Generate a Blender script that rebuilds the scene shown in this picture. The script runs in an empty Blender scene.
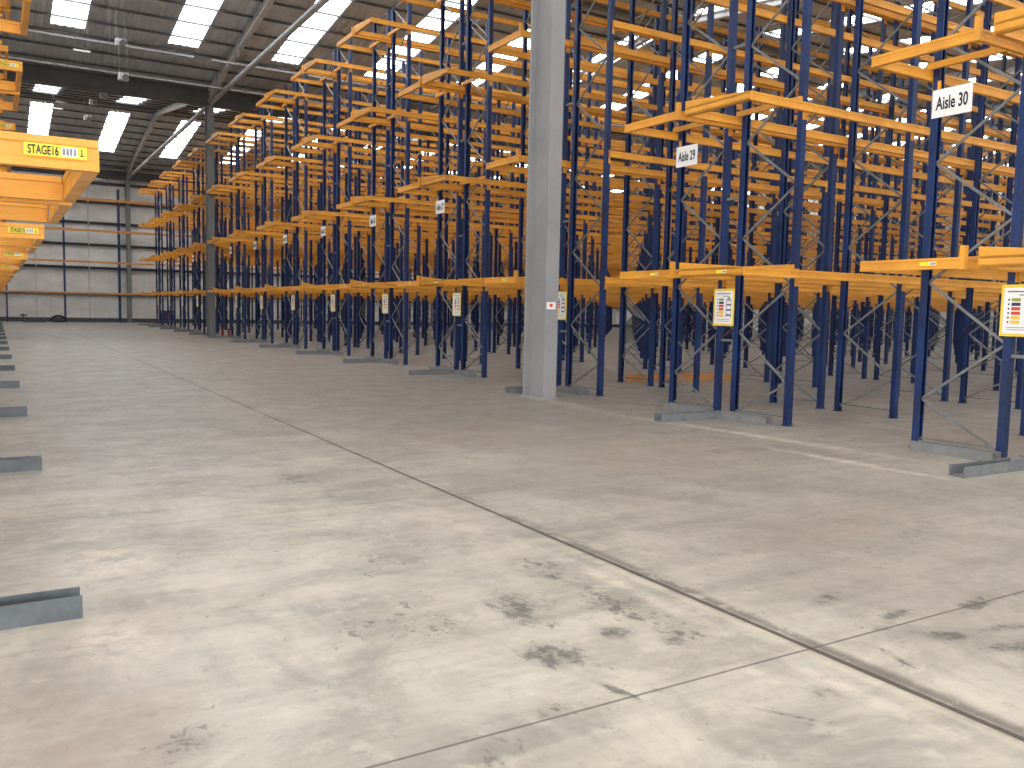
import bpy, bmesh, math, random
from mathutils import Vector, Matrix, Euler
random.seed(7)
SC = bpy.context.scene
COL = SC.collection
# ---------------------------------------------------------------- camera
cam_d = bpy.data.cameras.new('camera'); cam = bpy.data.objects.new('camera', cam_d); COL.objects.link(cam)
r = Vector((0.8583, -0.51271, 0.02124)); u = Vector((0.02565, 0.0842, 0.99612)); f = Vector((0.5125, 0.85443, -0.08542))
f.normalize(); r = (r - f * r.dot(f)).normalized(); u = r.cross(f)
M = Matrix(((r.x, u.x, -f.x, 0), (r.y, u.y, -f.y, 0), (r.z, u.z, -f.z, 0), (0, 0, 0, 1)))
cam.matrix_world = Matrix.Translation((0, 0, 1.6)) @ M
cam_d.sensor_width = 36; cam_d.lens = 861.1 / 1024 * 36; cam_d.clip_end = 300; cam_d.clip_start = 0.05
SC.camera = cam
SC.view_settings.view_transform = 'Standard'; SC.view_settings.look = 'None'
SC.view_settings.gamma = 1; SC.view_settings.use_curve_mapping = False; SC.view_settings.exposure = -0.1
SC.cycles.use_denoising = True
SC.cycles.max_bounces = 7; SC.cycles.diffuse_bounces = 5; SC.cycles.glossy_bounces = 3
SC.cycles.sample_clamp_indirect = 6

# ---------------------------------------------------------------- materials
def lin(c):
    return tuple((v / 255 / 12.92) if v / 255 <= .04045 else ((v / 255 + .055) / 1.055) ** 2.4 for v in c) + (1,)
class NT:
    def __init__(s, name):
        s.m = bpy.data.materials.new(name); s.m.use_nodes = True; s.t = s.m.node_tree
        s.b = s.t.nodes['Principled BSDF']; s.o = s.t.nodes['Material Output']
    def n(s, typ, ins=None, **kw):
        nd = s.t.nodes.new(typ)
        for k, v in kw.items(): setattr(nd, k, v)
        if ins:
            for k, v in ins.items(): s.set(nd, k, v)
        return nd
    def set(s, nd, k, v):
        sock = nd.inputs[k]
        if isinstance(v, bpy.types.NodeSocket): s.t.links.new(v, sock)
        else: sock.default_value = v
    def math(s, op, a, b=0.0, c=None, clamp=False):
        nd = s.n('ShaderNodeMath', operation=op, use_clamp=clamp); s.set(nd, 0, a); s.set(nd, 1, b)
        if c is not None: s.set(nd, 2, c)
        return nd.outputs[0]
    def mix(s, fac, a, b):
        nd = s.n('ShaderNodeMix', data_type='RGBA'); s.set(nd, 'Factor', fac); s.set(nd, 6, a); s.set(nd, 7, b)
        return nd.outputs[2]
    def noise(s, vec, scale, detail=4, rough=.55, dist=0):
        nd = s.n('ShaderNodeTexNoise', {'Vector': vec, 'Scale': scale, 'Detail': detail, 'Roughness': rough, 'Distortion': dist})
        return nd.outputs['Fac']
    def ramp(s, fac, a, b, lo=0.0, hi=1.0):
        nd = s.n('ShaderNodeMapRange', {'Value': fac, 'From Min': a, 'From Max': b, 'To Min': lo, 'To Max': hi}, interpolation_type='SMOOTHSTEP')
        return nd.outputs[0]
    def obj(s): return s.n('ShaderNodeTexCoord').outputs['Object']
    def pos(s): return s.n('ShaderNodeNewGeometry').outputs['Position']
    def vmul(s, v, k):
        nd = s.n('ShaderNodeVectorMath', operation='MULTIPLY'); s.set(nd, 0, v); s.set(nd, 1, k); return nd.outputs[0]

def paint(name, rgb, rough=.4, metal=0.0, var=.12, scale=3.0, rgb2=None):
    k = NT(name); v = k.pos()
    nz = k.noise(v, scale, 5); c = lin(rgb)
    c2 = lin(rgb2) if rgb2 else tuple(x * (1 - var * 2.2) for x in c[:3]) + (1,)
    k.set(k.b, 'Base Color', k.mix(k.ramp(nz, .35, .7), c, c2))
    k.set(k.b, 'Roughness', k.ramp(k.noise(v, scale * 4, 3), .3, .7, rough - .06, rough + .1)); k.set(k.b, 'Metallic', metal)
    return k.m

def emit(name, rgb, strength):
    k = NT(name); k.set(k.b, 'Base Color', (.8, .8, .8, 1)); k.set(k.b, 'Emission Color', rgb + (1,)); k.set(k.b, 'Emission Strength', strength)
    return k.m

def flat(name, rgb, rough=.5): 
    k = NT(name); k.set(k.b, 'Base Color', lin(rgb)); k.set(k.b, 'Roughness', rough); return k.m

def m_blue():
    k = NT('blue_powder_coat'); o = k.obj(); sep = k.n('ShaderNodeSeparateXYZ', {0: o})
    x, z = sep.outputs[0], sep.outputs[2]
    zz = k.math('SUBTRACT', k.math('FRACT', k.math('DIVIDE', z, .075)), .5)
    xx = k.math('SUBTRACT', k.math('ABSOLUTE', x), .025)
    d = k.math('ADD', k.math('MULTIPLY', k.math('MULTIPLY', zz, .075), k.math('MULTIPLY', zz, .075)), k.math('MULTIPLY', xx, xx))
    hole = k.math('LESS_THAN', d, .00011)
    nrm = k.n('ShaderNodeSeparateXYZ', {0: k.n('ShaderNodeTexCoord').outputs['Normal']})
    side = k.math('GREATER_THAN', k.math('ABSOLUTE', nrm.outputs[1]), .7)
    hole = k.math('MULTIPLY', hole, side)
    nz = k.noise(k.pos(), 2.5, 5)
    c = k.mix(k.ramp(nz, .35, .7), lin((15, 47, 100)), lin((10, 32, 74)))
    sc = k.ramp(k.noise(k.vmul(k.pos(), (9, 9, 3)), 3, 5), .66, .72)
    c = k.mix(k.math('MULTIPLY', sc, .35), c, lin((110, 120, 140)))
    k.set(k.b, 'Base Color', k.mix(hole, c, (.004, .005, .01, 1))); k.set(k.b, 'Roughness', .42)
    return k.m

PATCH = [ # x, y, rx, ry, angle, strength: worn rubber marks on the slab
 (2.38, 3.85, .19, .40, -.1, .95), (2.2, 3.22, .20, .22, -.05, 1.0), (2.38, 7.75, .28, .42, .2, .62), (1.62, 3.95, .55, .26, .1, .5), (1.9, 3.75, .20, .18, .5, .68), (1.9, 4.15, .22, .12, 0, .5),
 (2.62, 3.33, .11, .14, .4, .95), (2.83, 3.10, .10, .12, .4, .8), (2.88, 3.6, .22, .42, .35, .72), (2.95, 3.15, .16, .22, .2, .7), (2.9, 4.3, .2, .45, .1, .62), (4.02, 3.17, .20, .07, .3, .95),
 (4.10, 2.5, .20, .10, -.5, 1.0), (4.28, 2.25, .25, .08, -.3, 1.0), (4.5, 2.42, .25, .06, -.2, .9), (4.75, 2.72, .32, .08, .2, .9), (4.15, 2.82, .18, .06, .2, .9), (3.9, 2.72, .08, .04, 0, .8), (.57, 3.2, .20, .13, .3, .75),
 (2.22, 2.8, .035, .20, .2, .8), (2.69, 2.29, .018, .20, .6, .7), (1.15, 4.63, .30, .07, .5, .5), (2.0, 4.9, .4, .28, .3, .4), (1.2, 5.6, .6, .2, 0, .25), (3.62, 2.45, .035, .16, -.3, .75),
 (1.55, 2.6, .25, .10, .4, .55), (1.9, 2.75, .12, .12, .4, .6), (4.4, 3.6, .5, .06, .1, .35), (6.0, 3.9, .8, .2, .4, .35), (5.3, 5.6, .5, .3, 0, .4), (3.0, 2.35, .1, .08, 0, .6), (2.4, 2.4, .1, .06, 0, .6)]
CHALK = [(.55, 5.7, .35, .55, 0, .9), (.45, 4.35, .3, .4, 0, .8), (.95, 5.0, .4, .3, 0, .45), (3.12, 3.9, .07, 1.1, 0, .7), (3.12, 2.2, .06, .8, 0, .6), (8.6, 8.6, .16, 3.2, .12, .8), (8.1, 6.0, .12, 1.6, .08, .8), (2.9, 5.6, .35, 1.2, 0, .5), (8.4, 12.5, .25, 1.4, 0, .6)]
BROWN = [(.25, 3.3, .45, .9, 0, .7), (.5, 4.5, .5, .5, 0, .35), (.4, 10, .5, .8, 0, .6), (5.5, 4.3, 1.4, .5, .2, .4), (6.5, 7.5, 1.6, 1.2, .2, .5), (5.2, 9.5, 1.6, 1.0, .1, .5), (11, 6.5, 1.5, 1.5, 0, .5)]
def m_floor():
    k = NT('polished_concrete'); P = k.pos(); sep = k.n('ShaderNodeSeparateXYZ', {0: P}); X, Y = sep.outputs[0], sep.outputs[1]
    big = k.noise(P, .45, 6, .6, .4); mid = k.noise(P, 1.9, 7, .62, .5); fine = k.noise(P, 14, 6, .65)
    streak = k.noise(k.vmul(P, (.18, 2.4, 1)), 1.4, 5, .6, .2)
    c = k.mix(k.ramp(big, .3, .7), lin((190, 182, 167)), lin((166, 159, 149)))
    cloud = k.noise(P, 1.15, 8, .68, .9)
    c = k.mix(k.math('MULTIPLY', k.ramp(cloud, .47, .62), .6), c, lin((132, 128, 121)))
    c = k.mix(k.math('MULTIPLY', k.ramp(cloud, .47, .34), .5), c, lin((206, 198, 182)))
    c = k.mix(k.math('MULTIPLY', k.ramp(mid, .42, .68), .55), c, lin((146, 138, 127)))
    c = k.mix(k.math('MULTIPLY', k.ramp(streak, .45, .7), .4), c, lin((208, 198, 178)))
    c = k.mix(k.math('MULTIPLY', k.ramp(streak, .48, .33), .4), c, lin((144, 135, 124)))
    c = k.mix(k.math('MULTIPLY', k.ramp(fine, .5, .8), .35), c, lin((128, 122, 114)))
    c = k.mix(k.math('MULTIPLY', k.ramp(k.noise(P, 5, 5), .56, .7), .35), c, lin((212, 204, 188)))
    # light falloff painted into the slab colour: paler near, browner and darker further off
    c = k.mix(k.math('MULTIPLY', k.ramp(k.math('ADD', X, k.math('MULTIPLY', k.math('SUBTRACT', big, .5), 3.5)), 3.2, 4.6), .5), c, lin((142, 133, 124)))
    c = k.mix(k.math('MULTIPLY', k.ramp(k.math('ADD', Y, k.math('MULTIPLY', big, 6)), 6, 16), .6), c, lin((118, 113, 106)))
    c = k.mix(k.math('MULTIPLY', k.ramp(X, 8.5, 12), .35), c, lin((112, 106, 99)))  # same painted falloff: slab colour darker from the rack ends on
    def ell(x, y, rx, ry, a):
        dx = k.math('SUBTRACT', X, x); dy = k.math('SUBTRACT', Y, y); ca, sa = math.cos(a), math.sin(a)
        p = k.math('DIVIDE', k.math('ADD', k.math('MULTIPLY', dx, ca), k.math('MULTIPLY', dy, sa)), rx)
        q = k.math('DIVIDE', k.math('SUBTRACT', k.math('MULTIPLY', dy, ca), k.math('MULTIPLY', dx, sa)), ry)
        return k.ramp(k.math('SQRT', k.math('ADD', k.math('MULTIPLY', p, p), k.math('MULTIPLY', q, q))), 1.25, .2)
    def total(lst):
        t = None
        for x, y, rx, ry, a, s in lst:
            e = k.math('MULTIPLY', ell(x, y, rx, ry, a), s); t = e if t is None else k.math('MAXIMUM', t, e)
        return t
    scr = k.math('ADD', k.math('MULTIPLY', k.noise(k.vmul(P, (9, 6, 1)), 1.7, 10, .78, .5), .65), k.math('MULTIPLY', k.noise(P, 5, 8, .75, .3), .35))
    dark = k.ramp(k.math('ADD', k.math('MULTIPLY', total(PATCH), .72), k.math('MULTIPLY', k.math('SUBTRACT', scr, .5), 5.6)), .38, .9)
    soft = k.math('MULTIPLY', k.math('MULTIPLY', total(PATCH), k.ramp(k.noise(P, 4.5, 7, .7), .3, .6)), .6)
    brown = k.math('MULTIPLY', total(BROWN), k.ramp(k.noise(P, 2.5, 6, .7), .3, .6))
    c = k.mix(brown, c, lin((150, 134, 120)))
    speck = k.math('MULTIPLY', k.ramp(k.noise(P, 4.3, 9, .78, .6), .62, .66), .8)
    c = k.mix(soft, c, lin((118, 112, 104)))
    c = k.mix(k.math('MULTIPLY', dark, .72), c, lin((84, 82, 80)))
    c = k.mix(k.math('MULTIPLY', speck, .5), c, lin((92, 88, 84)))
    ch = k.math('MULTIPLY', k.math('MULTIPLY', total(CHALK), k.ramp(k.noise(P, 7, 7, .7), .36, .62)), .8)
    c = k.mix(ch, c, lin((222, 208, 190)))
    # joints
    wob = k.math('MULTIPLY', k.math('SUBTRACT', k.noise(P, 2.2, 6, .7), .5), .08)
    jx = k.math('ABSOLUTE', k.math('SUBTRACT', X, 3.345))
    j1 = k.ramp(k.math('ADD', jx, k.math('MULTIPLY', wob, .12)), .024, .014)
    wear = k.math('MULTIPLY', k.ramp(k.math('ADD', k.math('ABSOLUTE', k.math('SUBTRACT', X, 3.40)), wob), .085, .0), k.ramp(k.math('ADD', k.noise(P, 6, 8, .75), k.ramp(Y, 6.5, 4.5, -.08, .06)), .42, .56))
    c = k.mix(k.math('MULTIPLY', wear, .8), c, lin((100, 94, 88)))
    pale = k.math('MULTIPLY', k.ramp(k.math('ADD', k.math('ABSOLUTE', k.math('SUBTRACT', X, 3.28)), wob), .04, .0), k.ramp(Y, 5.5, 4.0))
    c = k.mix(k.math('MULTIPLY', pale, .28), c, lin((214, 200, 176)))
    c = k.mix(k.math('MULTIPLY', j1, .9), c, lin((74, 66, 60)))
    for y0, w, s in ((2.71, .006, .75), (6.55, .006, .35), (15.1, .01, .35), (27.5, .015, .3), (40, .02, .3)):
        jy = k.math('ABSOLUTE', k.math('SUBTRACT', k.math('ADD', Y, k.math('MULTIPLY', wob, .03)), y0))
        c = k.mix(k.math('MULTIPLY', k.ramp(jy, w * 1.8, w * .6), s), c, lin((70, 64, 60)))
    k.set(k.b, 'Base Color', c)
    rg = k.ramp(k.math('ADD', k.math('MULTIPLY', mid, .5), k.math('MULTIPLY', fine, .5)), .35, .65, .34, .52)
    k.set(k.b, 'Roughness', k.math('ADD', rg, k.math('MULTIPLY', dark, .12))); k.set(k.b, 'Specular IOR Level', .42)
    bp = k.n('ShaderNodeBump', {'Strength': .12, 'Distance': .004, 'Height': k.math('SUBTRACT', fine, k.math('MULTIPLY', j1, 4))})
    k.set(k.b, 'Normal', bp.outputs[0])
    return k.m

def m_wallpanel():
    k = NT('white_wall_panel'); P = k.pos(); sep = k.n('ShaderNodeSeparateXYZ', {0: P})
    s = k.math('ADD', sep.outputs[0], sep.outputs[1])
    seam = k.ramp(k.math('ABSOLUTE', k.math('SUBTRACT', k.math('FRACT', k.math('DIVIDE', s, 1.0)), .5)), .02, .004)
    nz = k.noise(k.vmul(P, (.5, .5, .9)), 1.3, 5)
    c = k.mix(k.ramp(nz, .3, .7), lin((216, 213, 208)), lin((196, 193, 188)))
    c = k.mix(k.math('MULTIPLY', seam, .25), c, lin((140, 140, 138)))
    k.set(k.b, 'Base Color', c); k.set(k.b, 'Roughness', .5); return k.m

BLUE = m_blue()
ORANGE = paint('orange_beam_paint', (228, 158, 54), .42, 0, .07, 2.0, (208, 142, 52))
ORANGE_DULL = paint('dull_orange_paint', (196, 138, 78), .5, 0, .1, 1.5)  # duller orange for the wall rack and the loose beam
GALV = paint('galvanised_steel', (128, 130, 130), .45, .3, .12, 6)
GREYP = paint('grey_steel_paint', (150, 150, 152), .45, 0, .06, 1.2)
COLD = paint('dark_grey_column_paint', (112, 114, 112), .5, 0, .06, 1)
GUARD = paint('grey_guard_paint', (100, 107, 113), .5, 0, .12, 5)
GUARD3 = paint('mid_guard_paint', (116, 119, 122), .5, 0, .1, 5)  # mid grey tone for the guards jutting out on the right
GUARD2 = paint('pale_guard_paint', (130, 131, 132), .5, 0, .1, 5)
GIRT = paint('dark_grey_girt', (70, 72, 76), .5, .1, .1, 2)
PURLIN = paint('roof_purlin_zinc', (90, 90, 88), .5, .3, .12, 2)
RAFTER = paint('rafter_grey_paint', (196, 196, 196), .5, 0, .1, 2)
DARKST = paint('dark_valley_steel', (82, 82, 82), .55, 0, .1, 1)
ROOF = paint('roof_liner_sheet', (190, 196, 202), .5, 0, .1, .8)
WALL = m_wallpanel(); FLOOR = m_floor()
SKYL = emit('daylit_rooflight_sheet', (.95, .98, 1.0), 9.5)
WHITE = flat('white_sign_face', (236, 236, 236)); BLACK = flat('black_print', (24, 24, 28)); YELLOW = flat('yellow_label', (240, 222, 60))
YEL2 = flat('yellow_notice_border', (236, 206, 60)); PURPLE = flat('purple_print', (112, 60, 130)); RED = flat('red_print', (206, 66, 52))
NAVY = flat('navy_print', (52, 48, 84)); AMBER = flat('amber_print', (236, 190, 60)); GREEN = flat('green_print', (140, 160, 70)); GREYI = flat('grey_print', (150, 150, 160))
RUBBER = flat('black_rubber', (26, 26, 28), .7); REDP = paint('red_post_guard', (140, 40, 40), .5)
LAMP = flat('white_lamp_casing', (225, 225, 225))

# ---------------------------------------------------------------- mesh helpers
class MB:
    def __init__(s): s.v = []; s.f = []; s.mi = []
    def box(s, x0, x1, y0, y1, z0, z1, mi=0):
        n = len(s.v)
        s.v += [(x0, y0, z0), (x1, y0, z0), (x1, y1, z0), (x0, y1, z0), (x0, y0, z1), (x1, y0, z1), (x1, y1, z1), (x0, y1, z1)]
        for q in ((0, 3, 2, 1), (4, 5, 6, 7), (0, 1, 5, 4), (1, 2, 6, 5), (2, 3, 7, 6), (3, 0, 4, 7)):
            s.f.append(tuple(n + i for i in q)); s.mi.append(mi)
        return s
    def prism(s, prof, axis, a, b, mi=0, caps=True):
        """closed profile of (p,q) pairs swept along an axis; for x: (y,z), y: (x,z), z: (x,y)"""
        n = len(s.v); k = len(prof)
        for t in (a, b):
            for p, q in prof:
                s.v.append((t, p, q) if axis == 'x' else (p, t, q) if axis == 'y' else (p, q, t))
        for i in range(k):
            j = (i + 1) % k; s.f.append((n + i, n + j, n + k + j, n + k + i)); s.mi.append(mi)
        if caps:
            s.f.append(tuple(n + i for i in range(k))[::-1]); s.f.append(tuple(n + k + i for i in range(k))); s.mi += [mi, mi]
        return s
    def bar(s, p, q, w, h, mi=0, up=Vector((1, 0, 0))):
        p, q = Vector(p), Vector(q); d = (q - p).normalized(); a = d.cross(up)
        if a.length < 1e-4: a = d.cross(Vector((0, 1, 0)))
        a.normalize(); b = a.cross(d).normalized(); n = len(s.v)
        for c in (p, q):
            for i, j in ((-1, -1), (1, -1), (1, 1), (-1, 1)): s.v.append(tuple(c + a * i * w / 2 + b * j * h / 2))
        for qd in ((0, 3, 2, 1), (4, 5, 6, 7), (0, 1, 5, 4), (1, 2, 6, 5), (2, 3, 7, 6), (3, 0, 4, 7)):
            s.f.append(tuple(n + i for i in qd)); s.mi.append(mi)
        return s
    def tube(s, p, q, r1, r2=None, k=12, mi=0):
        r2 = r1 if r2 is None else r2; p, q = Vector(p), Vector(q); d = (q - p).normalized()
        a = d.cross(Vector((0, 0, 1)))
        if a.length < 1e-3: a = Vector((1, 0, 0))
        a.normalize(); b = d.cross(a); n = len(s.v)
        for c, rr in ((p, r1), (q, r2)):
            for i in range(k):
                t = 2 * math.pi * i / k; s.v.append(tuple(c + a * math.cos(t) * rr + b * math.sin(t) * rr))
        for i in range(k):
            j = (i + 1) % k; s.f.append((n + i, n + j, n + k + j, n + k + i)); s.mi.append(mi)
        s.f.append(tuple(n + i for i in range(k))[::-1]); s.f.append(tuple(n + k + i for i in range(k))); s.mi += [mi, mi]
        return s
    def mesh(s, name, mats):
        me = bpy.data.meshes.new(name); me.from_pydata(s.v, [], s.f)
        for m in (mats if isinstance(mats, (list, tuple)) else [mats]): me.materials.append(m)
        me.polygons.foreach_set('material_index', s.mi); me.update()
        bm = bmesh.new(); bm.from_mesh(me); bmesh.ops.recalc_face_normals(bm, faces=bm.faces); bm.to_mesh(me); bm.free()
        return me
def link(name, data, parent=None, loc=(0, 0, 0), rz=0.0):
    o = bpy.data.objects.new(name, data); COL.objects.link(o); o.location = loc; o.rotation_euler = (0, 0, rz)
    if parent: o.parent = parent
    return o
def tag(o, label, cat, group=None):
    o['label'] = label; o['category'] = cat
    if group: o['group'] = group
    return o
def struct(name, mb, mats, loc=(0, 0, 0)):
    o = link(name, mb.mesh(name, mats), None, loc); o['kind'] = 'structure'; return o

def text_mesh(txt, size, mat, width=None, bold=0):
    cu = bpy.data.curves.new('lettering', 'FONT'); cu.body = txt; cu.size = size; cu.extrude = .0012; cu.align_x = 'CENTER'; cu.align_y = 'CENTER'
    cu.resolution_u = 4; cu.offset = bold
    o = bpy.data.objects.new('t', cu); COL.objects.link(o); bpy.context.view_layer.update()
    me = bpy.data.meshes.new_from_object(o.evaluated_get(bpy.context.evaluated_depsgraph_get()))
    bpy.data.objects.remove(o); bpy.data.curves.remove(cu)
    # text XY plane -> stands upright in YZ? first to XZ facing -Y
    xs = [v.co.x for v in me.vertices]; w = max(xs) - min(xs); cx = (max(xs) + min(xs)) / 2
    ys = [v.co.y for v in me.vertices]; cy = (max(ys) + min(ys)) / 2
    k = width / w if width else 1
    for v in me.vertices: v.co = Vector(((v.co.x - cx) * k, -v.co.z, v.co.y - cy))
    me.materials.clear(); me.materials.append(mat); me.update(); me.name = 'lettering'
    return me

# ---------------------------------------------------------------- dimensions
X0 = 9.894; L1 = 2.457; L2 = 3.625; D = 1.067; G = .369; PITCH = 4.57; YK = 4.077
TIP = 8.75; LEV = [2.14, 4.48, 6.83, 9.15]; BH = .12; PT = 10.1
PW, PD = .10, .085
XL, XR, YF, YB = -14.0, 64.0, -17.0, 73.9
VALLEY = [-17.0, 13.3, 43.6, 73.9]; ZV = 11.8; SL = .12

# ---------------------------------------------------------------- building
fl = MB().box(XL - .3, XR + .3, YF - .3, YB + .3, -.25, 0); struct('floor', fl, FLOOR)
def wall_with_doors(name, axis, c, t, a0, a1, doors, h=14.0):
    m = MB(); cur = a0
    def seg(p, q, z0, z1):
        if axis == 'y': m.box(p, q, min(c, c + t), max(c, c + t), z0, z1)
        else: m.box(min(c, c + t), max(c, c + t), p, q, z0, z1)
    for (d0, d1, dh) in doors:
        seg(cur, d0, 0, h); seg(d0, d1, dh, h); cur = d1
    seg(cur, a1, 0, h); return struct(name, m, WALL)
wall_with_doors('wall_back', 'y', YB, .25, XL - .3, XR + .3, [])
DOORS_F = [(-9, -4.6, 4.6), (-1.5, 2.9, 4.6), (6, 10.4, 4.6)]
DOORS_L = [(-8, -4, 4.6), (0, 4, 4.6), (8, 12, 4.6)]
wall_with_doors('wall_front', 'y', YF, -.25, XL - .3, XR + .3, DOORS_F)
wall_with_doors('wall_left', 'x', XL, -.25, YF, YB, DOORS_L)
wall_with_doors('wall_right', 'x', XR, .25, YF, YB, [])
def door_frames(name, mb): return struct(name, mb, GIRT)
n = 0
for d0, d1, dh in DOORS_F:
    n += 1; m = MB(); m.box(d0, d0 + .12, YF - .27, YF + .06, 0, dh); m.box(d1 - .12, d1, YF - .27, YF + .06, 0, dh); m.box(d0 + .12, d1 - .12, YF - .27, YF + .06, dh - .15, dh)
    struct('door_%d' % n, m, GIRT)
for d0, d1, dh in DOORS_L:
    n += 1; m = MB(); m.box(XL - .27, XL + .06, d0, d0 + .12, 0, dh); m.box(XL - .27, XL + .06, d1 - .12, d1, 0, dh); m.box(XL - .27, XL + .06, d0 + .12, d1 - .12, dh - .15, dh)
    struct('door_%d' % n, m, GIRT)
# wall girts and base strip
tn = 0
def trim(mb, mat):
    global tn; tn += 1; return struct('trim_%d' % tn, mb, mat)
for z in (2.17, 4.15, 5.91, 7.57, 9.16, 10.6):
    m = MB().prism([(YB, z - .1), (YB - .2, z - .1), (YB - .2, z - .06), (YB - .03, z - .06), (YB - .03, z + .08), (YB - .2, z + .08), (YB - .2, z + .1), (YB, z + .1)], 'x', XL, XR)
    trim(m, GIRT)
m = MB().box(XL, XR, YB - .16, YB, 0, .32); struct('baseboard_back', m, GIRT)
for x in [-8.6, -4.8, -1.1, 2.65, 6.25, 13, 17, 21, 25, 29, 33, 37, 41, 45, 49, 53, 57, 61]:
    trim(MB().box(x - .05, x + .05, YB - .12, YB, .32, 11.6), RAFTER)
# roof decks: corrugated liner with rooflight strips let in
SKX = [2.72 + 4.3 * i for i in range(-3, 15) if XL + 1 < 2.72 + 4.3 * i < XR - 1]
SKW = .6
def deck_slope(y0, z0, y1, z1, ys0, ys1):
    """y0 = valley side, y1 = ridge side; rooflights between ys0 and ys1"""
    m = MB(); H = .035; P_ = .333
    def zz(y): return z0 + (z1 - z0) * (y - y0) / (y1 - y0)
    def strip(xa, xb, ya, yb):
        xs = []; x = xa; i = 0
        n_ = max(1, round((xb - xa) / P_)); p_ = (xb - xa) / n_
        for i in range(n_):
            b = xa + i * p_; xs += [(b, 0), (b + p_ * .35, 0), (b + p_ * .5, H), (b + p_ * .85, H)]
        xs.append((xb, 0)); k = len(m.v)
        for xx, h in xs: m.v.append((xx, ya, zz(ya) + h))
        for xx, h in xs: m.v.append((xx, yb, zz(yb) + h))
        L = len(xs)
        for i in range(L - 1): m.f.append((k + i, k + i + 1, k + L + i + 1, k + L + i)); m.mi.append(0)
    sk = sorted(SKX); edges = [XL - .25] + [e for s in sk for e in (s - SKW, s + SKW)] + [XR + .25]
    for i in range(0, len(edges), 2): strip(edges[i], edges[i + 1], y0, y1)
    for s in sk:
        strip(s - SKW, s + SKW, y0, ys0); strip(s - SKW, s + SKW, ys1, y1)
    return m, zz
wn = 0
cm = MB(); decks = []
for i in range(3):
    a, b = VALLEY[i], VALLEY[i + 1]; r_ = (a + b) / 2; zr = ZV + SL * (r_ - a)
    for (yv, s0, s1) in ((a, a + 4.5, r_ - 1.6), (b, b - 4.5, r_ + 1.6)):
        dm, zz = deck_slope(yv, ZV, r_, zr, s0, s1); k = len(cm.v)
        cm.v += dm.v; cm.f += [tuple(k + j for j in q) for q in dm.f]; cm.mi += dm.mi
        for sx in SKX:
            wn += 1; w = MB(); k2 = []
            for yy in (s0, s1):
                for xx in (sx - SKW, sx + SKW): w.v.append((xx, yy, zz(yy) + .04))
            for yy in (s0, s1):
                for xx in (sx - SKW, sx + SKW): w.v.append((xx, yy, zz(yy) + .07))
            w.f += [(0, 1, 3, 2), (4, 5, 7, 6), (0, 1, 5, 4), (2, 3, 7, 6), (0, 2, 6, 4), (1, 3, 7, 5)]; w.mi += [0] * 6
            struct('window_%d' % wn, w, SKYL)
        # purlins
        sg = 1 if r_ > yv else -1; q = 1.0; 
        while q < 14.9:
            y = yv + sg * q; z = zz(y) - .01
            trim(MB().prism([(y - .03, z), (y + .05, z), (y + .05, z - .012), (y - .01, z - .012), (y - .01, z - .09), (y - .06, z - .09), (y - .06, z - .078), (y - .03, z - .078)], 'x', XL, XR), PURLIN)
            q += 1.5
struct('ceiling', cm, ROOF)
# rafters (steel I sections along the slopes), valley beams, ridge strips
def isec(w, h, tw, tf):
    return [(-w/2, 0), (w/2, 0), (w/2, tf), (tw/2, tf), (tw/2, h - tf), (w/2, h - tf), (w/2, h), (-w/2, h), (-w/2, h - tf), (-tw/2, h - tf), (-tw/2, tf), (-w/2, tf)]
for X in (-6, 9.0, 24, 39, 54):
    for i in range(3):
        a, b = VALLEY[i], VALLEY[i + 1]; r_ = (a + b) / 2
        for yv in (a, b):
            m = MB(); sg = 1 if r_ > yv else -1; k = len(m.v); prof = isec(.20, .30, .04, .04)
            ye0 = yv + sg * .16
            for (yy, ex) in ((ye0, .30), (yv + sg * 3.2, 0.0), (r_, 0.0)):
                zt = ZV + SL * abs(yy - yv) - .08
                for p_, q_ in prof: m.v.append((X + p_, yy, zt - (.30 + ex) + q_ * (1 + ex / .30)))
            L = len(prof)
            for s_ in range(2):
                for j in range(L):
                    j2 = (j + 1) % L; m.f.append((s_*L + j, s_*L + j2, (s_+1)*L + j2, (s_+1)*L + j)); m.mi.append(0)
            m.f.append(tuple(range(L))); m.f.append(tuple(2*L + j for j in range(L))); m.mi += [0, 0]
            trim(m, RAFTER)
for y in VALLEY[1:3]:
    trim(MB().prism([(y + p_, 10.98 + q_) for p_, q_ in isec(.32, .78, .06, .06)], 'x', XL, XR), DARKST)
for i in range(3):
    r_ = (VALLEY[i] + VALLEY[i + 1]) / 2; z = ZV + SL * (r_ - VALLEY[i])
    trim(MB().box(XL, XR, r_ - .14, r_ + .14, z - .14, z - .08), GALV)
trim(MB().box(XL, XR, YB - .5, YB - .2, 11.0, 11.6), DARKST)
# long tie member along the column line
trim(MB().tube((9.0, 13.9, 11.06), (9.0, 43.2, 11.06), .11, k=14), GREYP)
trim(MB().tube((9.0, 44.0, 11.06), (9.0, YB - .2, 11.06), .11, k=14), GREYP)

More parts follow.
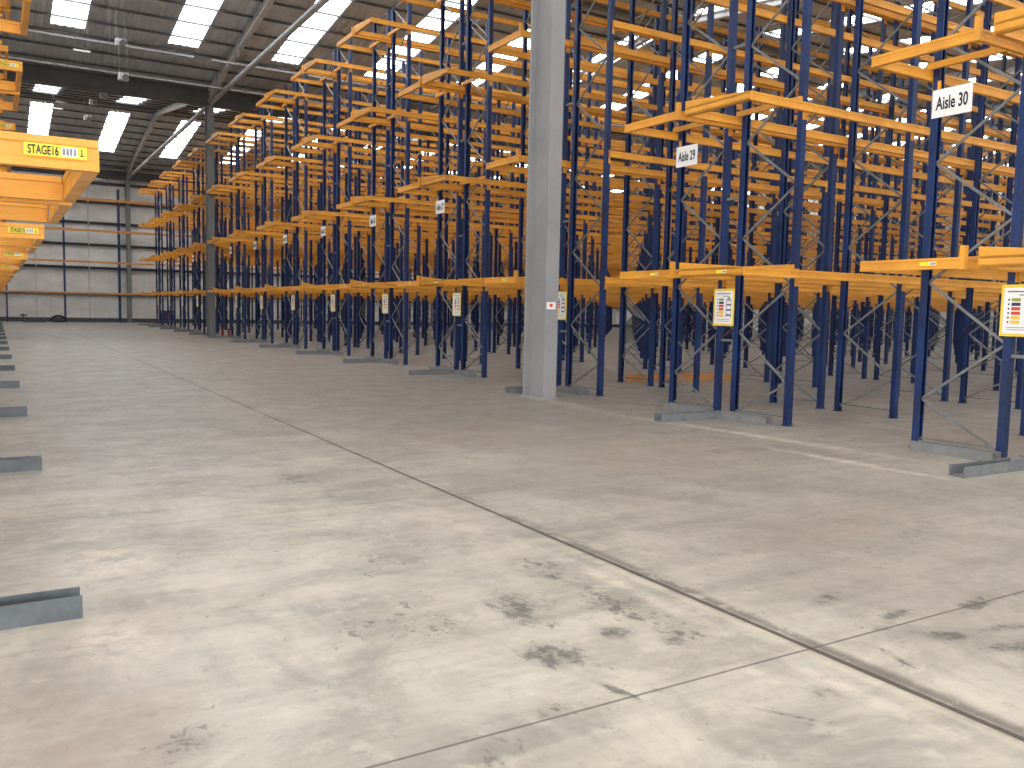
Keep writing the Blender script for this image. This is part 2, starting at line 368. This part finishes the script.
# columns
def column(x, y, w, d, ztop, label, tagged=False, mat=None):
    m = MB(); h = isec(w, d, .03 if w < .2 else .05, .05)
    m.prism([(x + p_, y + q_) for p_, q_ in h], 'z', .0, ztop)
    m.box(x - w/2 - .04, x + w/2 + .04, y - .04, y + d + .04, 0, .025)
    o = link('steel_column', m.mesh('steel_column', mat or GREYP)); o['kind'] = 'thing'; tag(o, label, 'column')
    if tagged:
        t = MB().box(x - .115, x + .075, y - .006, y - .001, 1.63, 1.76); t.box(x - .05, x + .01, y - .009, y - .006, 1.67, 1.73, 1)
        q = link('column_tag', t.mesh('column_tag', [WHITE, RED]), o); q['label'] = 'small white tag with a red mark'
    return o
column(8.60, 13.0, .27, .72, 10.97, 'large light grey steel column standing in front of the rack ends', True)
column(9.0, 43.35, .30, .62, 10.97, 'dark grey steel column further down the cross aisle, below the diagonal roof tie', mat=COLD)
column(9.0, YB - .75, .30, .5, 10.95, 'grey steel wall column standing against the far white wall', mat=COLD)

# ---------------------------------------------------------------- rack part meshes
def post_mesh():
    m = MB(); w, d, t = PW / 2, PD / 2, .006   # outer face towards -Y, open towards +Y
    m.prism([(-w, -d), (w, -d), (w, d), (w - .025, d), (w - .025, d - t), (w - t, d - t), (w - t, -d + t), (-w + t, -d + t), (-w + t, d - t), (-w + .025, d - t), (-w + .025, d), (-w, d)], 'z', .008, PT)
    m.box(-.07, .07, -.065, .065, 0, .008)
    return m.mesh('upright_post', BLUE)
POST = post_mesh()
def brace_mesh():
    m = MB(); a, b = PD / 2 - .01, D - PD / 2 + .01; z = .09; side = 1; st = .52
    m.bar((0, a, .12), (0, b, .12), .022, .02)
    while z + st < PT:
        p, q = ((0, b, z), (0, a, z + st)) if side else ((0, a, z), (0, b, z + st))
        m.bar(p, q, .03, .022); z = q[2]; side = 1 - side; st = .72
    m.bar((0, a, PT - .08), (0, b, PT - .08), .03, .03)
    return m.mesh('diagonal_bracing', GALV)
BRACE = brace_mesh()
BP = [(-.028, 0), (.028, 0), (.028, .03), (.022, .036), (.022, .086), (.028, .092), (.028, BH), (-.028, BH), (-.028, .092), (-.022, .086), (-.022, .036), (-.028, .03)]
OFF = .075                      # beams hang on the outer face of the posts
def beam_mb(L, conn=(True, True)):
    m = MB(); m.prism(BP, 'x', .003, L - .003)
    for c, x0, x1 in ((conn[0], .004, .044), (conn[1], L - .044, L - .004)):
        if c: m.box(x0, x1, .0285, .0325, -.11, BH + .02); m.box(x0, x1, .024, .0285, -.11, -.002)
    return m
B1 = beam_mb(L1); B2 = beam_mb(L2)
BM1 = B1.mesh('beam', ORANGE); BM2 = B2.mesh('beam', ORANGE)
OV = X0 - TIP
OVM = beam_mb(OV - .06, (False, True)).mesh('overhang_beam', ORANGE)   # tip side at local x 0, post on +Y
OVN = beam_mb(OV - .06, (True, False)).mesh('overhang_beam', ORANGE)
OVF = beam_mb(OV, (True, False)).mesh('overhang_beam', ORANGE)
EW = D + 2 * OFF + .056
def end_mesh(up_far):
    m = MB(); W = EW
    if up_far:
        # tapered stop plate, tall at the flue end
        m.prism([(0, .0), (W, .0), (W, BH + .10), (0, BH)], 'x', -.028, -.02)
        m.prism(BP, 'y', 0, W); m.box(-.028, .03, W, W + .008, -.01, BH + .10)
    else:
        m.prism(BP, 'y', 0, W); m.box(-.03, .03, -.008, 0, -.01, BH + .12); m.box(-.034, -.028, -.008, .05, -.01, BH + .12)
    return m.mesh('end_beam', ORANGE)
END_A = end_mesh(True); END_B = end_mesh(False)
END_C = MB().prism(BP, 'y', 0, EW - .056).mesh('end_beam', ORANGE)
def cross_mesh():
    m = MB(); W = D + 2 * OFF; m.prism([(-.025, 0), (.025, 0), (.025, .075), (-.025, .075)], 'y', 0, W)
    return m.mesh('cross_bar', ORANGE)
CROSS = cross_mesh()
def spacer_mesh():
    m = MB(); m.bar((0, PD/2, 0), (0, G - PD/2, 0), .04, .04); return m.mesh('row_spacer', GALV)
SPACER = spacer_mesh()
def label_mesh():
    m = MB(); m.box(-.002, .0, -.10, .10, -.022, .022, 0); m.box(-.003, -.002, -.095, -.02, -.018, .018, 1)
    for i in range(7): m.box(-.004, -.003, -.092 + i * .010, -.087 + i * .010, -.012, .012, 2)
    return m.mesh('location_label', [YELLOW, WHITE, BLACK])
LOCL = label_mesh()

def stuff(name, mbs, mat, parent):
    m = MB()
    for mb, (x, y, z) in mbs:
        k = len(m.v); m.v += [(a + x, b + y, c + z) for a, b, c in mb.v]; m.f += [tuple(k + i for i in q) for q in mb.f]; m.mi += [0] * len(mb.f)
    o = link(name, m.mesh(name, mat), parent); o['kind'] = 'stuff'; return o

def rack(Yn, xs_end, label, skip_near=False, mirror=False, levels=LEV, group=None, labels=True, xstart=X0, row2=True):
    """double run of racking; Yn = centre of the post on the -Y side; local frame: origin at first post of near run, +X away from the cross aisle"""
    e = link('pallet_rack', None, None, (xstart, Yn, 0)); tag(e, label, 'rack', group)
    sx = -1 if mirror else 1
    xs = [0.0, L1]
    while xs[-1] + L2 < xs_end: xs.append(xs[-1] + L2)
    fr = [0.0, D + G] if row2 else [0.0]
    nb = []
    for x in xs:
        for fy in fr:
            link('upright_post', POST, e, (sx * x, fy, 0)); link('upright_post', POST, e, (sx * x, fy + D, 0), math.pi)
            link('diagonal_bracing', BRACE, e, (sx * x, fy if fy == 0 else fy + D, 0), 0 if fy == 0 else math.pi)
    for i in range(len(xs) - 1):
        xa = xs[i]; Lb = xs[i + 1] - xs[i]
        for z in levels:
            for fy in fr:
                for sd in (-1, 1):
                    nb.append((i, xa, Lb, (fy - OFF) if sd < 0 else (fy + D + OFF), z, sd))
    rest = []
    for cnt, (i, xa, Lb, yy, z, sd) in enumerate(nb):
        me, mb = (BM1, B1) if i == 0 else (BM2, B2)
        x = xa if not mirror else -(xa + Lb)
        if cnt < 100: link('beam', me, e, (x, yy, z) if sd < 0 else (x + Lb, yy, z), 0 if sd < 0 else math.pi)
        else: rest.append((mb, (x, yy, z)))
    if rest: stuff('beam', rest, ORANGE, e)
    for fi, fy in enumerate(fr):
        if skip_near and fi == 0: continue
        for zi, z in enumerate(levels):
            # near side beam (post on +Y) and far side beam (post on -Y)
            if not mirror:
                link('overhang_beam', OVM, e, (-OV + .06, fy - OFF, z)); link('overhang_beam', OVN, e, (0, fy + D + OFF, z), math.pi)
            else:
                link('overhang_beam', OVF, e, (0, fy - OFF, z)); link('overhang_beam', OVM, e, (OV - .06, fy + D + OFF, z), math.pi)
            xe = (-OV + .03) if not mirror else (OV - .03)
            if not mirror: link('end_beam', END_A if fi == 0 else END_B, e, (xe, fy - OFF - .028, z))
            else: link('end_beam', END_C, e, (xe, fy + D + OFF + .028, z), math.pi)
            link('cross_bar', CROSS, e, (-.12 if not mirror else .12, fy - OFF, z + BH))
    for z in (1.2, 3.4, 5.7, 8.0) if row2 else ():
        link('row_spacer', SPACER, e, (0, D, z))
    return e

# right hand racks
AISLE = {0: 30, 1: 29, 2: 28, 3: 27, 4: 26, 5: 25, 6: 24, 7: 23, 8: 22, 9: 21, 10: 20, 11: 19, 12: 18, 13: 17, 14: 16}
ORD = ['', 'first', 'second', 'third', 'fourth', 'fifth', 'sixth', 'seventh']
def rack_label(k):
    if k == 0: return 'blue and orange pallet racking run carrying the large white Aisle 30 sign'
    if k == 1: return 'blue and orange pallet racking run carrying the Aisle 29 sign'
    if k == 2: return 'pallet racking run right behind the large light grey column'
    if k <= 8: return '%s blue and orange racking run past the large light grey column' % ORD[k - 2]
    return '%s small distant racking run past the dark grey column towards the white wall' % ORD[k - 8]
GR = 'pallet racking runs beside the cross aisle'
def sign_mesh():
    m = MB(); m.box(-.003, .003, -.25, .25, -.165, .165); return m.mesh('aisle_sign', WHITE)
SIGN = sign_mesh()
def notice_mesh():
    m = MB(); m.box(-.004, .004, -.22, .22, -.29, .29, 0); m.box(-.0055, -.004, -.19, .19, -.26, .255, 1)
    return m.mesh('load_notice', [YEL2, WHITE])
NOTICE = notice_mesh()
def print_mesh():
    m = MB(); T = -.0015; s = -1   # reading left is +Y
    m.box(T, 0, -.14, .15, .205, .218, 0)
    m.box(T, 0, -.10, .02, .165, .180, 4)
    for i, c in enumerate((5, 2, 1, 1, 3, 3)):
        z = .12 - i * .05; m.box(T, 0, -.00, .10, z - .018, z + .018, c); m.box(T, 0, .12, .14, z - .01, z + .01, 2)
    # rack pictogram
    for y in (-.06, -.16): m.box(T, 0, y - .006, y + .006, -.16, .10, 4)
    for z in (-.12, -.04, .04): m.box(T, 0, -.16, -.06, z - .012, z + .012, 0 if z > 0 else 2)
    n_ = len(m.v); m.v += [(T, -.05, -.0 + .10), (T, -.17, .10), (T, -.11, .18)]; m.f.append((n_, n_ + 1, n_ + 2)); m.mi.append(4)
    for z in (-.19, -.215): m.box(T, 0, -.14, .14, z - .004, z + .004, 4)
    return m.mesh('printed_panel', [PURPLE, RED, NAVY, AMBER, GREYI, GREEN])
PRINT = print_mesh()
def u_guard(axis, L, w=.17, h=.115, t=.012, mat=None):
    prof = [(-w/2, 0), (w/2, 0), (w/2, h), (w/2 - t, h), (w/2 - t, t), (-w/2 + t, t), (-w/2 + t, h), (-w/2, h)]
    return MB().prism(prof, axis, 0, L).mesh('floor_guard', mat or GUARD)
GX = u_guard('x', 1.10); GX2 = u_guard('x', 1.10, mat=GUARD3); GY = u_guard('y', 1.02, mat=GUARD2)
AISLE_OF = {}
for k in range(14):
    Yn = YK + PITCH * k; yfar = Yn + 2 * D + G
    xe = min(XR - 3.5 - X0, max(2.6, 1.9 * yfar + 4 - X0))
    rk = rack(Yn, xe, rack_label(k), skip_near=(k == 2), group=GR)
    where = ('on the Aisle 30 rack run' if k == 0 else 'on the Aisle 29 rack run' if k == 1 else 'on the rack run behind the large grey column' if k == 2 else
             'on the %s rack run past the large grey column' % ORD[k - 2] if k <= 8 else 'on the %s rack run past the dark grey column' % ORD[k - 8])
    # location labels on the level 1 end beams
    if k < 6:
        for fy in (([0] if k != 2 else []) + [D + G]):
            for yy in (.30,):
                link('location_label', LOCL, rk, (-OV - .0005 - (.004 if fy else 0), fy + yy, LEV[0] + .06))
    # aisle sign on the far frame of the run
    ys = Yn + 2 * D + G
    s = link('aisle_sign', SIGN, None, (X0 - .125, ys - .265, 4.175))
    s['label'] = ('white board reading Aisle %d hanging ' % AISLE[k] if k < 2 else 'small white aisle board ') + where; s['category'] = 'sign'; s['group'] = 'white aisle number signs'
    lt = link('lettering', text_mesh('Aisle %d' % AISLE[k], .215, BLACK, .40, .0045), s, (-.0045, 0, .0), -math.pi / 2)
    lt['label'] = 'black aisle lettering'
    br = link('sign_bracket', MB().box(.004, .02, .16, .20, -.12, .27).mesh('sign_bracket', ORANGE), s)
    # load notice in the flue
    yn = Yn + D + G / 2 - .02 + .05
    s = link('load_notice', NOTICE, None, (X0 - .10, yn, 1.715)); s['category'] = 'notice'; s['group'] = 'yellow bordered load notices'
    s['label'] = 'yellow bordered load notice ' + where
    link('printed_panel', PRINT, s, (-.0056, 0, 0))
    # guards
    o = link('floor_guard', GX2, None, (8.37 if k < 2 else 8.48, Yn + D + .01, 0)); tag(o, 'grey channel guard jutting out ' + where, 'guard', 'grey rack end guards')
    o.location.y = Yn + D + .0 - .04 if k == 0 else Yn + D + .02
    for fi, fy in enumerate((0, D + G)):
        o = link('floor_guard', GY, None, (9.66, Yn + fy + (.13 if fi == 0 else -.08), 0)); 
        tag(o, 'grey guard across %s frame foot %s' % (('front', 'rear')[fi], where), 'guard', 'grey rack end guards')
# left hand staging racks: only their cantilevered ends reach into the picture
YLK = 3.92; PL = 4.42; XLP = TIP  # tip plane at x = .37
for k in range(15):
    Yn = YLK + PL * k + (0 if k == 0 else .05)
    lab = ('bright orange rack end overhead bearing the STAGE16 label' if k == 0 else 'bright orange rack end overhead, %s behind the STAGE16 rack' % ORD[k] if k < 8
           else 'distant orange rack end down the STAGE16 row, %s from the back wall' % ORD[15 - k])
    rk = rack(Yn, 2.5, lab, mirror=True, levels=[z - .03 for z in LEV], group='staging rack ends above the floor guards', xstart=.37 - OV)
    for zi in ((0, 1) if k < 5 else (0,)):
        if k > 6: break
        lx = OV - .37 + .215
        o = link('stage_label', MB().box(-.108, .108, -.0015, 0, -.0235, .0235, 0).box(.02, .075, -.003, -.0015, -.017, .017, 1).mesh('stage_label', [YELLOW, WHITE]), rk, (lx, -OFF - .0285, LEV[zi] + .034))
        link('lettering', text_mesh('STAGE%d' % (16 - k), .048, BLACK, .105, .0009), o, (-.043, -.003, 0))
        b = MB()
        for i in range(11): 
            if i % 3 != 2: b.box(.024 + i * .0042, .0268 + i * .0042, -.004, -.003, -.013, .013)
        link('barcode', b.mesh('barcode', NAVY), o)
        link('arrow_mark', MB().box(.088, .092, -.003, -.0015, -.008, .015).box(.083, .097, -.003, -.0015, -.013, -.008).mesh('arrow_mark', BLACK), o)
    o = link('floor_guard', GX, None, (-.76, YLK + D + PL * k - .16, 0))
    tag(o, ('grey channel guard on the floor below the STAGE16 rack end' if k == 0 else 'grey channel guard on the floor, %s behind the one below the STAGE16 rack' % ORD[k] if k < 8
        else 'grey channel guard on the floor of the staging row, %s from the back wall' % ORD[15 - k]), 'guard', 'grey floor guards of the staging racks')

# single rack along the back wall
e = link('pallet_rack', None, None, (-3.0, 72.2, 0)); tag(e, 'single-depth rack with thin orange beams running along the white back wall', 'rack', None)
BW = beam_mb(3.75); BWM = BW.mesh('beam', ORANGE_DULL)
WX = [0, 3.72]; 
while WX[-1] + 3.75 < 60: WX.append(WX[-1] + 3.75)
rest = []; c = 0
for i, x in enumerate(WX):
    for y, rz in ((0, 0), (.75, math.pi)): link('upright_post', POST, e, (x, y, 0), rz)
    if i + 1 < len(WX):
        for z in LEV:
            for y in (-OFF, .75 + OFF):
                if c < 100: link('beam', BWM, e, (x, y, z) if y < 0 else (x + 3.75, y, z), 0 if y < 0 else math.pi)
                else: rest.append((BW, (x, y, z)))
                c += 1
if rest: stuff('beam', rest, ORANGE_DULL, e)

# loose beam lying on the floor in aisle 29
o = link('loose_beam', MB().prism([(a * 1.2, b * 1.45) for a, b in BP], 'x', 0, 3.1).mesh('loose_beam', ORANGE_DULL), None, (12.55, 15.75, 0.0)); o.rotation_euler = (0, 0, -.15)
tag(o, 'loose orange beam lying on the concrete floor in the aisle behind the Aisle 29 racking', 'beam')

# bits at the foot of the back wall
m = MB(); seg = 14; prev = None
for i in range(seg + 1):
    t = math.pi * i / seg; p = (3.95 - math.cos(t) * .5, 71.6, .05 + math.sin(t) * .42)
    if prev: m.tube(prev, p, .09, k=10)
    prev = p
m.box(3.6, 4.3, 71.45, 71.75, 0, .12)
tag(link('hose_bundle', m.mesh('hose_bundle', RUBBER)), 'low black arched bundle on the floor at the foot of the back wall', 'bundle')
m = MB().box(1.6, 3.1, 71.3, 71.6, 0, .07); m.tube((1.8, 71.45, .07), (1.65, 71.45, .62), .05); m.box(1.5, 1.95, 71.35, 71.55, .45, .55); m.tube((1.7, 71.45, .1), (3.1, 71.45, .22), .035)
tag(link('pallet_truck', m.mesh('pallet_truck', GIRT)), 'low dark truck with a short handle parked by the back wall', 'truck')
m = MB().box(0, 1.1, 0, .8, .0, .14); m.box(.05, 1.05, .05, .75, .16, .95); m.box(.0, 1.1, 0, .8, .95, 1.0)
tag(link('storage_crate', m.mesh('storage_crate', NAVY), None, (10.9, 71.0, 0)), 'dark crate standing on the floor among distant rack posts by the back wall', 'crate')
for i, (x, y) in enumerate(((9.6, 43.95), (9.6, 42.55))):
    m = MB().box(-.05, .05, -.06, -.05, 0, .42); m.box(-.05, -.04, -.05, .06, 0, .42); m.box(.04, .05, -.05, .06, 0, .42)
    tag(link('post_guard', m.mesh('post_guard', REDP), None, (x, y, 0)), ('red post guard right beside the foot of the dark grey column', 'second red post guard, a step in front of the one beside the dark grey column')[i], 'guard', 'red post guards')

# things hung from the roof
def roofz(y):
    for i in range(3):
        a, b = VALLEY[i], VALLEY[i + 1]
        if a <= y <= b: return ZV + SL * min(y - a, b - y)
def trunking(y, z, x0, x1, label):
    e = link('cable_trunking', MB().box(x0, x1, y - .05, y + .05, z, z + .07).mesh('cable_trunking', GREYP)); tag(e, label, 'trunking', 'cable trunking under the roof')
    x = x0 + 1
    while x < x1:
        link('hanger_rod', MB().tube((x, y, z + .07), (x, y, roofz(y) - .02), .008, k=6).mesh('hanger_rod', GALV), e); x += 4.3
trunking(36.2, 11.15, -10, 6.9, 'long pale cable trunking under the roof before the valley beam, ending left of the tie')
trunking(36.2, 11.15, 7.6, 30, 'cable trunking passing over the rack tops right of the roof tie')
trunking(40.6, 11.15, -10, 30, 'thin cable trunking close before the dark valley beam')
trunking(70.0, 10.4, -10, 7.0, 'short pale trunking line high in front of the back wall')
def batten(x, y, z, label):
    e = link('batten_light', MB().box(-.28, .28, -.05, .05, 0, .06).mesh('batten_light', LAMP), None, (x, y, z)); tag(e, label, 'light', 'white batten lights')
    for dx in (-.2, .2): link('hanger_rod', MB().tube((dx, 0, .06), (dx, 0, roofz(y) - z - .02), .006, k=6).mesh('hanger_rod', GALV), e)
batten(2.95, 36, 10.68, 'short white batten light hanging below the pale trunking')
batten(3.6, 58.0, 13.15, 'short white batten light hanging near the roof ridge, beside a bright rooflight')
batten(3.35, 57.2, 12.6, 'small white batten light just under the one near the roof ridge')
def unit(x, y, z, s, label):
    e = link('hanging_heater', None, None, (x, y, z)); tag(e, label, 'heater', 'small grey units hung under the roof')
    m = MB().box(-.24 * s, .24 * s, -.2 * s, .2 * s, 0, .34 * s); link('casing', m.mesh('casing', RAFTER), e)
    m = MB().tube((0, -.2 * s, .17 * s), (.08 * s, -.34 * s, .10 * s), .13 * s, .17 * s, 16); link('fan_hood', m.mesh('fan_hood', GALV), e)
    for dx in (-.2, .2): link('hanger_rod', MB().tube((dx * s, 0, .34 * s), (dx * s, 0, roofz(y) - z - .02), .008, k=6).mesh('hanger_rod', GALV), e)
unit(4.2, 35.6, 11.0, .7, 'small grey unit hung beside the pale trunking')
unit(4.45, 37, 10.1, .75, 'grey unit with a white hood hung in front of the dark valley beam')
unit(4.6, 32.5, 12.0, .7, 'grey unit hung high between two bright rooflights')
unit(5.1, 50.5, 12.15, .7, 'pale unit just beyond the dark valley beam')
unit(4.6, 50.5, 11.75, .7, 'pale unit left of another, just beyond the dark valley beam')
unit(4.55, 53.0, 11.4, .7, 'lowest small unit hanging beyond the dark valley beam')

# ---------------------------------------------------------------- daylight
w = bpy.data.worlds.new('world'); SC.world = w; w.use_nodes = True
bg = w.node_tree.nodes['Background']; bg.inputs[0].default_value = (.85, .92, 1, 1); bg.inputs[1].default_value = 1.5
def area(name, loc, rot, sx, sy, power, col):
    l = bpy.data.lights.new(name, 'AREA'); l.shape = 'RECTANGLE'; l.size = sx; l.size_y = sy; l.energy = power; l.color = col
    o = bpy.data.objects.new(name, l); COL.objects.link(o); o.location = loc; o.rotation_euler = rot
for d0, d1, dh in DOORS_F:
    area('open_door_daylight', ((d0 + d1) / 2, YF - .5, dh / 2), (math.radians(90), 0, 0), 4.2, 4.4, 1050, (1, .97, .92))
for d0, d1, dh in DOORS_L:
    area('open_door_daylight', (XL - .5, (d0 + d1) / 2, dh / 2), (math.radians(90), 0, math.radians(-90)), 3.8, 4.4, 1100, (1, .97, .92))
